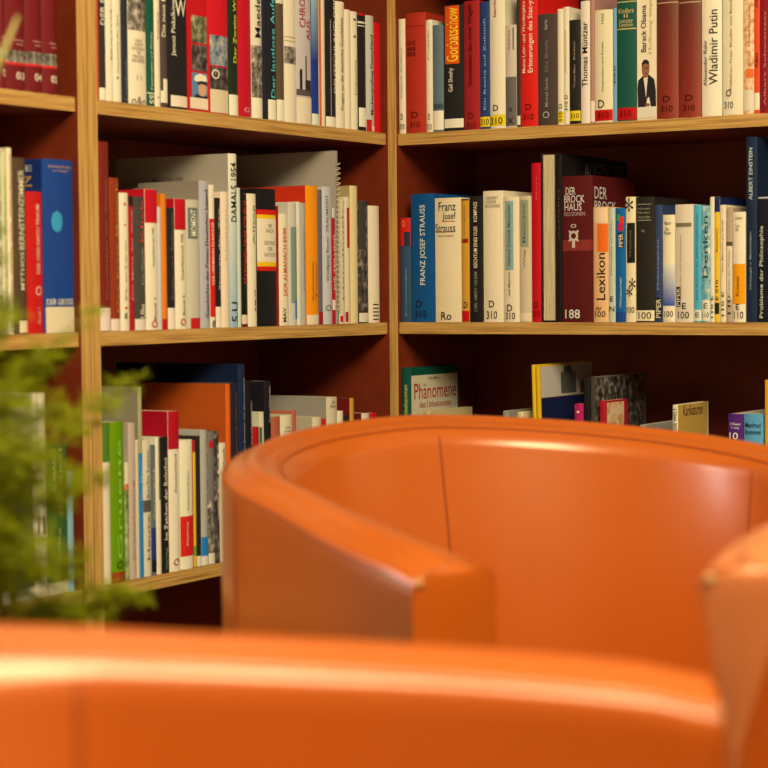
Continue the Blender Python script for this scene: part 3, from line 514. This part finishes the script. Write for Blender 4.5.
# ---- lower shelf, right bookcase
row([
 (401.2, 411.8, 368, (14, 78, 56), [T('Unbekannten', 385, 420, (206, 196, 90), .5, .4), CB(.003, .165, 376, 500, (214, 196, 150)), CT('Ulla Milar', .06, .1, 378, 381, (120, 90, 70)), CT('Ph\u00e4nomene', .012, .16, 384, 400, (170, 26, 26)), CT('des Unbekannten', .03, .14, 402, 409, (150, 30, 26))], 'green book with red lettered cream cover', {'hard': 1, 'd': .172}),
 (424, 431, 411, (206, 178, 116), [], 'tan book just above the chair back', {'cover': (206, 178, 116), 'd': .15}),
 (432, 438, 425, (120, 60, 40), [], 'low brown book hidden by chair back'),
 (503.5, 509, 411, (150, 142, 120), [], 'small grey book', {'d': .1}),
 (518, 524, 412, (226, 200, 140), [], 'small cream book left of the yellow ones', {'d': .12}),
 (536.2, 539.4, 365, (232, 184, 34), [], 'thin yellow magazine, left of its twin', {'lean': -1.5, 'd': .2}),
 (540.4, 544, 366, (228, 178, 30), [CB(.004, .196, 367, 398, (206, 190, 160)), CB(.078, .136, 374, 396, (44, 50, 44)), CB(.09, .12, 368, 375, (60, 66, 56)), CB(.15, .185, 385, 397, (170, 130, 100)), CB(.004, .196, 398.5, 480, (26, 34, 66))], 'yellow magazine with dark figure on cover', {'lean': -1.5, 'd': .2}),
 (575, 583.6, 404, (186, 30, 86), [B(411, 413, WH, .3, .6)], 'magenta book'),
 (584.4, 590, 379, (30, 26, 26), [], 'black book right of the magenta', {'d': .15}),
 (591, 596, 377, (70, 62, 52), [CB(.0, .19, 378, 460, 'PD')], 'grey book with scribbled line-drawing cover', {'cover': (110, 100, 80), 'd': .2}),
 (600, 606.4, 401, (176, 26, 36), [CB(.004, .07, 403, 430, 'PT')], 'red book with patterned cover', {'d': .085}),
 (640, 646, 425, (150, 140, 120), [], 'low grey book barely above the chair'),
 (673, 678.4, 405, (238, 218, 166), [T('DIE WELT', 408, 430, INK, .5, .6), CT('Karikaturen', .02, .1, 406, 417, (70, 40, 20)), CB(.0, .12, 404, 440, (206, 160, 70))], 'white-spined book with ochre cover', {'d': .125}),
 (728.4, 743.2, 414, (84, 34, 104), [Hh('E. Wassers', 424, 2.6, WH, .5, .7), Hh('F. Jung', 428, 2.6, WH, .5, .5), Hh('10', 436, 7, WH, .4, .6)], 'purple book with white lettering'),
 (744, 763, 414, (92, 156, 190), [Hh('Manfred', 425, 5, INK, .5, .8), Hh('Rommel', 432, 5, INK, .5, .8)], 'light blue book with black name'),
 (765, 771, 380, (226, 160, 30), [], 'tall yellow book at the picture edge'),
], 'C', ZS['CB'], LR)
# ---- left bay
DR = (112, 26, 28)
def vol(n, xs, dy):
    return [B(40+dy, 40.8+dy, (206, 150, 130), .35, .95), B(44+dy, 44.8+dy, (206, 150, 130), .45, .9), B(51+dy, 63+dy, 'PG'), B(63+dy, 65.5+dy, (206, 40, 34)), Hh(n, 76+dy, 7.5, (245, 222, 196), .66, .5)]
row([
 (-16, -2, -60, DR, [], 'dark red volume cut off at the picture edge', {'bul': .005}),
 (-1.5, 5, -60, DR, vol('02', 0, -3), 'leftmost narrow dark red volume', {'bul': .003}),
 (5.4, 24.6, -60, DR, vol('03', 0, 0), 'dark red volume numbered 03', {'bul': .005}),
 (25, 41.6, -60, DR, vol('04', 0, 1.5), 'dark red volume numbered 04', {'bul': .005}),
 (42, 57, -60, DR, vol('05', 0, 3.5), 'dark red volume numbered 05', {'bul': .005}),
], 'B', ZS['T'], TL)
row([
 (-14, -4, 150, (160, 150, 100), [], 'olive book cut off at the picture edge'),
 (-3.6, 2.4, 156, (214, 200, 150), [T('Kunst', 180, 300, (120, 120, 60), .5, .4)], 'leftmost pale yellow book'),
 (2.8, 8, 152, (206, 198, 140), [T('Auf den Spuren der Wunderkammer', 175, 310, (110, 120, 50), .5, .4)], 'pale green-yellow book'),
 (8.3, 13, 148, (232, 212, 160), [T('Die Welt wie Wiederum', 155, 300, (170, 60, 40), .5, .4), T('100', 318, 332, INK, .5, .6)], 'slim cream book with red title'),
 (13.3, 26.6, 158, (82, 62, 38), [T('MYTHOS', 252, 290, (220, 205, 160), .55, .3), T('BERNSTEINZIMMER', 170, 250, (226, 210, 165), .55, .42), B(321, 333, (230, 206, 150), .3, 1)], 'brown book with cream capital lettering'),
 (27.2, 43, 192, (192, 26, 22), [T('DER WEG NACH TRAUM', 205, 274, (230, 200, 170), .6, .22), Hh('O', 291, 10, (226, 180, 150), .6, .4), T('Hirzel 1', 308, 324, (226, 170, 150), .6, .2)], 'shorter red book with round emblem'),
 (43.4, 74, 160, (28, 64, 124), [Hh('Die Naturforscher', 167, 3, (190, 150, 110), .55, .75), Hh('im Tierpark', 171.5, 3, (190, 150, 110), .55, .5), Hh('O', 222, 22, (60, 150, 180), .4, .36), B(214, 230, (60, 150, 180), .28, .52), Hh('DER GROSSE', 302, 6, (226, 216, 186), .5, .86), B(307, 333, (222, 200, 150), .05, .98), CT('SSE', .02, .06, 166, 172, (205, 200, 180)), CT('TZ', .02, .06, 177, 187, (205, 150, 80))], 'broad blue book with turquoise blotch', {'hard': 1, 'cover': (24, 50, 100), 'd': .19}),
], 'B', ZS['M'], ML)
row([
 (-10, 1, 460, (60, 50, 36), [], 'dark brown book cut off at the picture edge'),
 (1.3, 9, 456, (40, 34, 26), [B(592, 606, (220, 204, 160))], 'dark book behind the fern'),
 (9.3, 13.6, 455, (186, 130, 50), [], 'slim ochre book'),
 (14, 33.6, 448, (78, 84, 78), [T('Kunst und Kultur', 460, 560, (60, 70, 80), .5, .3), B(589, 604, (224, 206, 160))], 'wide grey-blue book with cream foot', {'hard': 1}),
 (34, 40, 394, (226, 208, 162), [T('Ausstellung', 405, 500, (160, 140, 100), .5, .3), B(516, 534, (70, 54, 34), .5, .8)], 'tall cream book, left of a matching pair'),
 (40.3, 46.4, 393, (226, 206, 162), [T('Katalog', 405, 500, (160, 140, 100), .5, .3), B(516, 534, (70, 54, 34), .3, .7)], 'tall cream book, right of a matching pair'),
 (46.8, 67.6, 445, (44, 86, 34), [T('NAUMANN', 449, 500, (190, 170, 80), .3, .16), T('LESEBUCH', 449, 515, (190, 170, 80), .6, .16), T('Verlag', 528, 570, (170, 160, 80), .5, .14), B(582, 594, (220, 206, 160))], 'wide green book with gold lettering', {'hard': 1}),
 (68, 73.6, 471, (130, 168, 164), [], 'thin pale turquoise book'),
], 'B', ZS['BB'], LL)

# ------------------------------------------------------------------ tub armchairs
def leather(name, c, rough=.42, sheen=.0):
    m = mat(name, c, rough, .5, bump=0); nt = m.node_tree; p = nt.nodes['Principled BSDF']
    tc = nt.nodes.new('ShaderNodeTexCoord'); v = nt.nodes.new('ShaderNodeTexVoronoi'); v.inputs['Scale'].default_value = 420
    n = nt.nodes.new('ShaderNodeTexNoise'); n.inputs['Scale'].default_value = 5; n.inputs['Detail'].default_value = 3
    p.inputs['Specular IOR Level'].default_value = .6; p.inputs['Coat Weight'].default_value = .65; p.inputs['Coat Roughness'].default_value = .22
    b = nt.nodes.new('ShaderNodeBump'); b.inputs['Strength'].default_value = .12; b.inputs['Distance'].default_value = .0006
    b2 = nt.nodes.new('ShaderNodeBump'); b2.inputs['Strength'].default_value = .25; b2.inputs['Distance'].default_value = .004
    for q in (v, n): nt.links.new(tc.outputs['Object'], q.inputs['Vector'])
    nt.links.new(v.outputs['Distance'], b.inputs['Height']); nt.links.new(n.outputs['Fac'], b2.inputs['Height'])
    nt.links.new(b2.outputs[0], b.inputs['Normal']); nt.links.new(b.outputs[0], p.inputs['Normal'])
    return m
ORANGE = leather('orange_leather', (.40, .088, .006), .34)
SALMON = leather('salmon_lit_leather', (.50, .165, .058), .5)  # orange leather with the pale pink window sheen put into its colour
SEAM = mat('seam_dark_thread', (.22, .04, .004), .6)  # dark thread colour of the seam tubes
SCUFF = mat('worn_pale_corner', (.42, .25, .11), .7)
METAL = mat('brushed_steel', (.55, .53, .5), .3, .6); METAL.node_tree.nodes['Principled BSDF'].inputs['Metallic'].default_value = 1

def sstep(x): x = max(0, min(1, x)); return x*x*(3-2*x)
class Tub:
    """plan frame: +s to the sitter's side, +a the way the chair faces. path t in -1..1, 0 = middle of the back"""
    def __init__(s, R=.3407, end_s=.3363, end_a=.3593, zb=.7568, zside=.7166, ze=.676, w0=.0803, w1=.0963, wm=.0731, ex=1.38, cu=.18, taper=0, bottom=.10):
        s.R, s.es, s.ea, s.zb, s.zs, s.ze, s.w0, s.w1, s.taper, s.bottom = R, end_s, end_a, zb, zside, ze, w0, w1, taper, bottom
        s.wm = (w0+w1)/2 if wm is None else wm; s.ex = ex
        # dense path of the right half, then arc-length table
        P = []
        for i in range(61):
            f = PI/2*i/60; P.append((R*math.sin(f), -R*math.cos(f), f))
        for i in range(1, 41):
            q = i/40; p0 = (R, 0); p1 = (R, end_a*.42); p2 = (end_s+.42*end_a*cu, end_a*.62); p3 = (end_s, end_a)
            c = [(1-q)**3*p0[k]+3*(1-q)**2*q*p1[k]+3*(1-q)*q*q*p2[k]+q**3*p3[k] for k in (0, 1)]
            P.append((c[0], c[1], PI/2+q))
        s.P = P; L = [0]
        for i in range(1, len(P)): L.append(L[-1]+math.hypot(P[i][0]-P[i-1][0], P[i][1]-P[i-1][1]))
        s.L = L; s.tot = L[-1]; s.arc = L[60]/L[-1]
    def at(s, t):
        sg = 1 if t >= 0 else -1; d = min(abs(t), 1)*s.tot
        import bisect
        i = min(max(bisect.bisect_left(s.L, d), 1), len(s.P)-1)
        q = (d-s.L[i-1])/(s.L[i]-s.L[i-1])
        x = s.P[i-1][0]+(s.P[i][0]-s.P[i-1][0])*q; y = s.P[i-1][1]+(s.P[i][1]-s.P[i-1][1])*q
        tx = s.P[i][0]-s.P[i-1][0]; ty = s.P[i][1]-s.P[i-1][1]; l = math.hypot(tx, ty); tx /= l; ty /= l
        if i == 1 and sg < 0 and d == 0: pass
        # outward normal
        nx, ny = ty, -tx
        return (x*sg, y, nx*sg, ny)
    def rim(s, t):
        u = abs(t)
        if u < s.arc: k = u/s.arc; return s.zb + (s.zs-s.zb)*(k**s.ex)
        k = (u-s.arc)/(1-s.arc); return s.zs + (s.ze-s.zs)*(.85*k+.15*k*k) - .004*sstep((k-.88)/.12)
    def width(s, t):
        u = abs(t); return s.w0*(1-u)*(1-2*u) + s.wm*4*u*(1-u) + s.w1*u*(2*u-1)
    def section(s, t):
        """list of (offset outward, z) around the cross-section, starting at the outer foot"""
        z = s.rim(t); w = s.width(t); h = w/2; B_ = s.bottom; u = abs(t)
        out = []
        rr = .024; QL = (0, .02, .07, .18, .4, .7, 1)
        for k in range(7): out.append((h, z-rr*.9-(z-rr*.9-B_)*QL[6-k]))
        for k in range(1, 5): a = PI/2*k/5; out.append((h-rr+rr*math.cos(a), z-rr*.9+rr*.75*math.sin(a)))
        for k in range(0, 9):
            q = k/8; out.append((h-rr-(w-2*rr)*q, z-rr*.15+.007*math.sin(PI*q)))
        for k in range(1, 5): a = PI/2*k/5; out.append((-h+rr-rr*math.sin(a), z-rr*.9+rr*.75*math.cos(a)))
        lean = .055*(1-sstep((u-.35)/.5))
        for k in range(7):
            q = QL[k]; zz = z-rr*.9-(z-rr*.9-B_)*q
            off = -h - lean*min(1, (z-zz)/.35) -   .022*(1-min(1, u/(s.arc*.933))**4)*(.5+.3*sstep((z-zz)/.2)) if u < s.arc*.933 else -h - lean*min(1, (z-zz)/.35)
            if s.taper and u > .6:
                g = sstep((u-.6)/.1); d_ = min(1, (z-zz)/s.taper); off = off*(1-g) + g*(-h + (w-.012)*d_**1.15)
            out.append((off, zz))
        if s.taper and u > .6:
            g = sstep((u-.6)/.1); out = [(o_ - (.026*g*min(1, max(0, z-.02-z_)/s.taper) if i < 7 else 0), z_) for i, (o_, z_) in enumerate(out)]
        return out

def armchair(name, loc, facing, tub, leath, label, lit_mat=None):
    """loc = floor point under the middle of the tub; facing = world angle of the way it faces"""
    root = tag(empty(name, loc, facing-PI/2), label, 'armchair', 'tub armchairs in the reading corner')
    # local x = -s (so +y = facing): keep s = x mirrored consistently
    topf = {}; endv = set()
    bm = bmesh.new(); NT = 96; rings = []
    for i in range(NT+1):
        t = -1+2*i/NT; x, y, nx, ny = tub.at(t)
        rings.append([bm.verts.new((x+nx*o, y+ny*o, z)) for o, z in tub.section(t)])
    n = len(rings[0])
    for i in range(NT):
        for k in range(n):
            f = bm.faces.new((rings[i][k], rings[i][(k+1) % n], rings[i+1][(k+1) % n], rings[i+1][k]))
            if 6 <= k <= 23: topf[f] = 1
    ends = []
    for R_, sg in ((rings[0], -1), (rings[-1], 1)):
        # slightly padded end panel
        x, y, nx, ny = tub.at(sg); tx, ty = -ny*sg, nx*sg
        if ty < 0: tx, ty = -tx, -ty
        mids = []
        for k in range(n//2):
            a_, b_ = R_[k], R_[n-1-k]
            mids.append(bm.verts.new((a_.co+b_.co)/2 + Vector((tx, ty, 0))*.006*min(1, (a_.co-b_.co).length/.05)))
        for k in range(n//2-1):
            bm.faces.new((R_[k], R_[k+1], mids[k+1], mids[k])); bm.faces.new((mids[k], mids[k+1], R_[n-2-k], R_[n-1-k]))
        bm.edges.ensure_lookup_table()
        rs = set(R_)
        for e in bm.edges:
            if e.verts[0] in rs and e.verts[1] in rs: e.smooth = False
        endv |= set(R_) | set(mids)
        k = n//2-1; bm.faces.new((R_[k], R_[k+1], mids[k])); bm.faces.new((mids[k], R_[k+1], R_[k+2]))
    if lit_mat:  # rim and arm ends take the colour with window light painted in
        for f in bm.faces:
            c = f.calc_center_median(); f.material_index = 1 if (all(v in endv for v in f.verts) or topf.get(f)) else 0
    o = obj('shell', bm, [leath, lit_mat] if lit_mat else leath, root, True)
    
    # seams: along the rim (outer and inner) and upright ones
    def along(idx, t0=-1, t1=1, r=.0013, nm='rim_seam', N=90):
        b = bmesh.new(); pts = []
        for i in range(N+1):
            t = t0+(t1-t0)*i/N; x, y, nx, ny = tub.at(t); o_, z_ = tub.section(t)[idx]
            pts.append((x+nx*o_, y+ny*o_, z_))
        tube(b, pts, r, 6); obj(nm, b, SEAM, root, True)
    along(7); along(22)
    def upright(t, inner):
        x, y, nx, ny = tub.at(t); sec = tub.section(t); b = bmesh.new()
        pts = [(x+nx*o_, y+ny*o_, z) for o_, z in (sec[-7:] if inner else sec[:8][::-1])]
        tube(b, pts, .0016, 6); obj('upright_seam', b, SEAM, root, True)
    ts = tub.arc*84/90
    for t in (-ts, -.013, ts): upright(t, True)
    for t in (-ts, 0, ts): upright(t, False)
    # edge seams of the two arm ends and the worn corners
    for sg in (-1, 1):
        x, y, nx, ny = tub.at(sg); sec = tub.section(sg); b = bmesh.new()
        tube(b, [(x+nx*o_, y+ny*o_, z) for o_, z in sec], .0014, 6); obj('arm_end_piping', b, leath, root, True)
        b = bmesh.new(); h = tub.width(1)/2
        bmesh.ops.create_uvsphere(b, u_segments=10, v_segments=8, radius=.0045, matrix=Matrix.Translation((x+nx*(sec[8][0]-.002), y+ny*(sec[8][0]-.002), sec[8][1]-.002)))
        obj('worn_corner', b, SCUFF, root, True)
    # seat: deck and cushion filling the tub
    def slab(nm, z0, z1, inset, front, m_, crown=0):
        b = bmesh.new(); out = []
        N = 48
        for i in range(N+1):
            t = -1+2*i/N; x, y, nx, ny = tub.at(t); h = tub.width(t)/2+inset
            q = Vector((x-nx*h, y-ny*h))
            if q.y <= front: out.append(q)
        out = [Vector((out[0].x, front))] + out + [Vector((out[-1].x, front))]
        c = sum(out, Vector((0, 0)))/len(out); prof = [(0, 0), (.0, .35), (0, .7), (.012, .93), (.035, 1)]
        prev = None
        for s_, q in prof:
            L = [b.verts.new((p.x+(c.x-p.x)*s_*3, p.y+(c.y-p.y)*s_*3, z0+(z1-z0)*q)) for p in out]
            if prev:
                for k in range(len(L)): b.faces.new((prev[k], prev[(k+1) % len(L)], L[(k+1) % len(L)], L[k]))
            else: b.faces.new(L[::-1])
            prev = L
        cv = b.verts.new((c.x, c.y, z1+crown))
        for k in range(len(prev)): b.faces.new((prev[k], prev[(k+1) % len(prev)], cv))
        obj(nm, b, m_, root, True)
    slab('seat_base', .10, .30, .062, tub.ea-.03, leath); slab('seat_cushion', .302, .43, .064, tub.ea-.01, leath, .012)
    for sx in (-1, 1):
        for sy_ in (-1, 1):
            b = bmesh.new(); tube(b, [(sx*.22, sy_*.22, .1), (sx*.22, sy_*.22, .0)], lambda q: .022-.006*q, 12); obj('leg', b, METAL, root, True)
    return root
def face_angle(dx, dd):                    # facing given as (rightwards, away) seen from the photographer
    v = rel(dx, dd) - rel(0, 0); return math.atan2(v.y, v.x)
TUB = Tub()
armchair('armchair', rel(.193, 2.2888), face_angle(.4634, -.8861), TUB, ORANGE, 'orange leather tub armchair in the middle, its whole curved back in view')
armchair('armchair', rel(-.0783, .8535), face_angle(.976, .218), TUB, ORANGE, 'nearest orange leather tub armchair, blurred, only its arm crossing the bottom')
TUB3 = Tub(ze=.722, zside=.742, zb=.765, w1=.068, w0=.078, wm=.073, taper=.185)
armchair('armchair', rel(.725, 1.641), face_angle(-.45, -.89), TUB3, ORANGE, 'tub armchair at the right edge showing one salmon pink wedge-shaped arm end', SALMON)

# ------------------------------------------------------------------ feathery fern in a tall planter
FERN = mat('fern_green', (.20, .25, .004), .7, .12); STEM = mat('fern_stem_green', (.16, .17, .03), .6, .3)
pl = rel(-.47, 1.80)
pot = tag(empty('planter', pl), 'tall dark planter hidden below the green fern at left', 'planter')
bm = bmesh.new(); prof = [(.10, 0), (.13, .46), (.135, .5), (.12, .5), (.115, .44), (0, .44)]
for i in range(32):
    pass
rings = [[bm.verts.new((r*math.cos(2*PI*k/32), r*math.sin(2*PI*k/32), z)) for k in range(32)] for r, z in prof[:-1]]
for i in range(len(rings)-1):
    for k in range(32): bm.faces.new((rings[i][k], rings[i][(k+1) % 32], rings[i+1][(k+1) % 32], rings[i+1][k]))
bm.faces.new(rings[0][::-1]); bm.faces.new(rings[-1])
obj('pot', bm, mat('anthracite_pot', (.03, .03, .032), .4), pot, True)
b = bmesh.new(); bmesh.ops.create_cone(b, cap_ends=True, segments=32, radius1=.112, radius2=.112, depth=.008, matrix=Matrix.Translation((0, 0, .446)))
obj('soil', b, mat('dark_soil', (.03, .02, .012), .9), pot)
fern = tag(empty('asparagus_fern', pl + Vector((0, 0, .451))), 'feathery green asparagus fern at the left edge before the bookcase', 'plant')
rnd = random.Random(11)
rv = Vector((math.cos(YAW), math.sin(YAW), 0)); fv = Vector((-math.sin(YAW), math.cos(YAW), 0))
def frond(tip, sag, dens, spread):
    base = Vector((rnd.uniform(-.05, .05), rnd.uniform(-.05, .05), 0))
    N = 26; P = []
    for i in range(N+1):
        q = i/N; h = Vector((tip.x*q**1.5, tip.y*q**1.5, 0)); z = tip.z*(1.25*q-.25*q*q) - sag*q**3 + sag*q
        P.append(base*(1-q)+h+Vector((0, 0, z)))
    b = bmesh.new(); tube(b, P, lambda q: .0022*(1-.75*q), 5); st = obj('stem', b, STEM, fern, True)
    b = bmesh.new()
    for i in range(5, N):
        q = i/N
        for k in range(dens):
            p = P[i].lerp(P[i+1], rnd.random()); T_ = (P[i+1]-P[i]).normalized()
            dirn = Vector((rnd.gauss(0, 1), rnd.gauss(0, 1), rnd.gauss(0, .45))); dirn = (dirn-T_*dirn.dot(T_)).normalized()
            L = spread*(1.05-q*.75)*rnd.uniform(.5, 1); dirn = (dirn+T_*.55).normalized()
            tp = p+dirn*L
            side = dirn.cross(Vector((0, 0, 1))); side = side.normalized() if side.length > .01 else Vector((1, 0, 0))
            def blade(a, c_, wd):
                d = (c_-a); s_ = d.cross(Vector((rnd.gauss(0, 1), rnd.gauss(0, 1), rnd.gauss(0, 1)))).normalized()*wd
                m_ = a.lerp(c_, .5); v = [b.verts.new(x) for x in (a, m_+s_, c_, m_-s_)]; b.faces.new(v)
            blade(p, tp, .0009)
            for j in range(11):
                r_ = (j+1)/11; a = p.lerp(tp, r_)
                for sgn in (-1, 1):
                    dd = (side*sgn+dirn*.7+Vector((0, 0, rnd.uniform(-.5, .5)))).normalized()
                    blade(a, a+dd*rnd.uniform(.008, .019), .0005)
    f = obj('foliage', b, FERN, st)
def ftip(px, py, D):
    X = (px-384)/FPX*D; Z = EYE-(py-291)/FPX*D
    return rel(X, D, Z) - (pl + Vector((0, 0, .451)))
for (px, py, D, dens, sp) in [(-20, 330, 1.8, 9, .07), (5, 300, 1.85, 7, .06), (20, 390, 1.75, 10, .07), (45, 350, 1.8, 7, .06), (-5, 430, 1.7, 10, .08),
     (30, 460, 1.75, 9, .06), (70, 480, 1.8, 6, .055), (-10, 250, 1.8, 5, .055), (95, 470, 1.85, 4, .045), (60, 400, 1.85, 5, .05), (0, 520, 1.7, 9, .07),
     (110, 400, 1.9, 4, .045), (145, 372, 1.95, 3, .035), (75, 560, 1.8, 7, .05), (100, 300, 1.9, 2, .035), (-30, 200, 1.8, 3, .05), (125, 585, 1.85, 3, .04), (40, 560, 1.75, 7, .05)] + \
     [(rnd.uniform(-30, 100)*(1-.0*k), rnd.uniform(215, 610), rnd.uniform(1.68, 1.92), 4, rnd.uniform(.045, .075)) for k in range(11)] + [(rnd.uniform(95, 150), rnd.uniform(560, 640), 1.85, 3, .04) for k in range(2)]:
    frond(ftip(px, py, D), .05, dens, sp)
# one broad pale blade reaching up at the left edge
b = bmesh.new(); tipb = ftip(24, 14, 1.75); P = [tipb*q + Vector((0, 0, .0)) - rv*.05*math.sin(PI*q) for q in [i/16 for i in range(17)]]
prev = None
for i, p in enumerate(P):
    q = i/16; wd = .0065*math.sin(PI*min(1, .12+q*.88))**.6+.0006
    c = [b.verts.new(p+rv*s_*wd+fv*abs(s_)*-.002) for s_ in (-1, 0, 1)]
    if prev:
        for k in range(2): b.faces.new((prev[k], prev[k+1], c[k+1], c[k]))
    prev = c
so = obj('broad_leaf', b, mat('pale_leaf_green', (.33, .33, .12), .45), fern, True); so.modifiers.new('s', 'SOLIDIFY').thickness = .0006
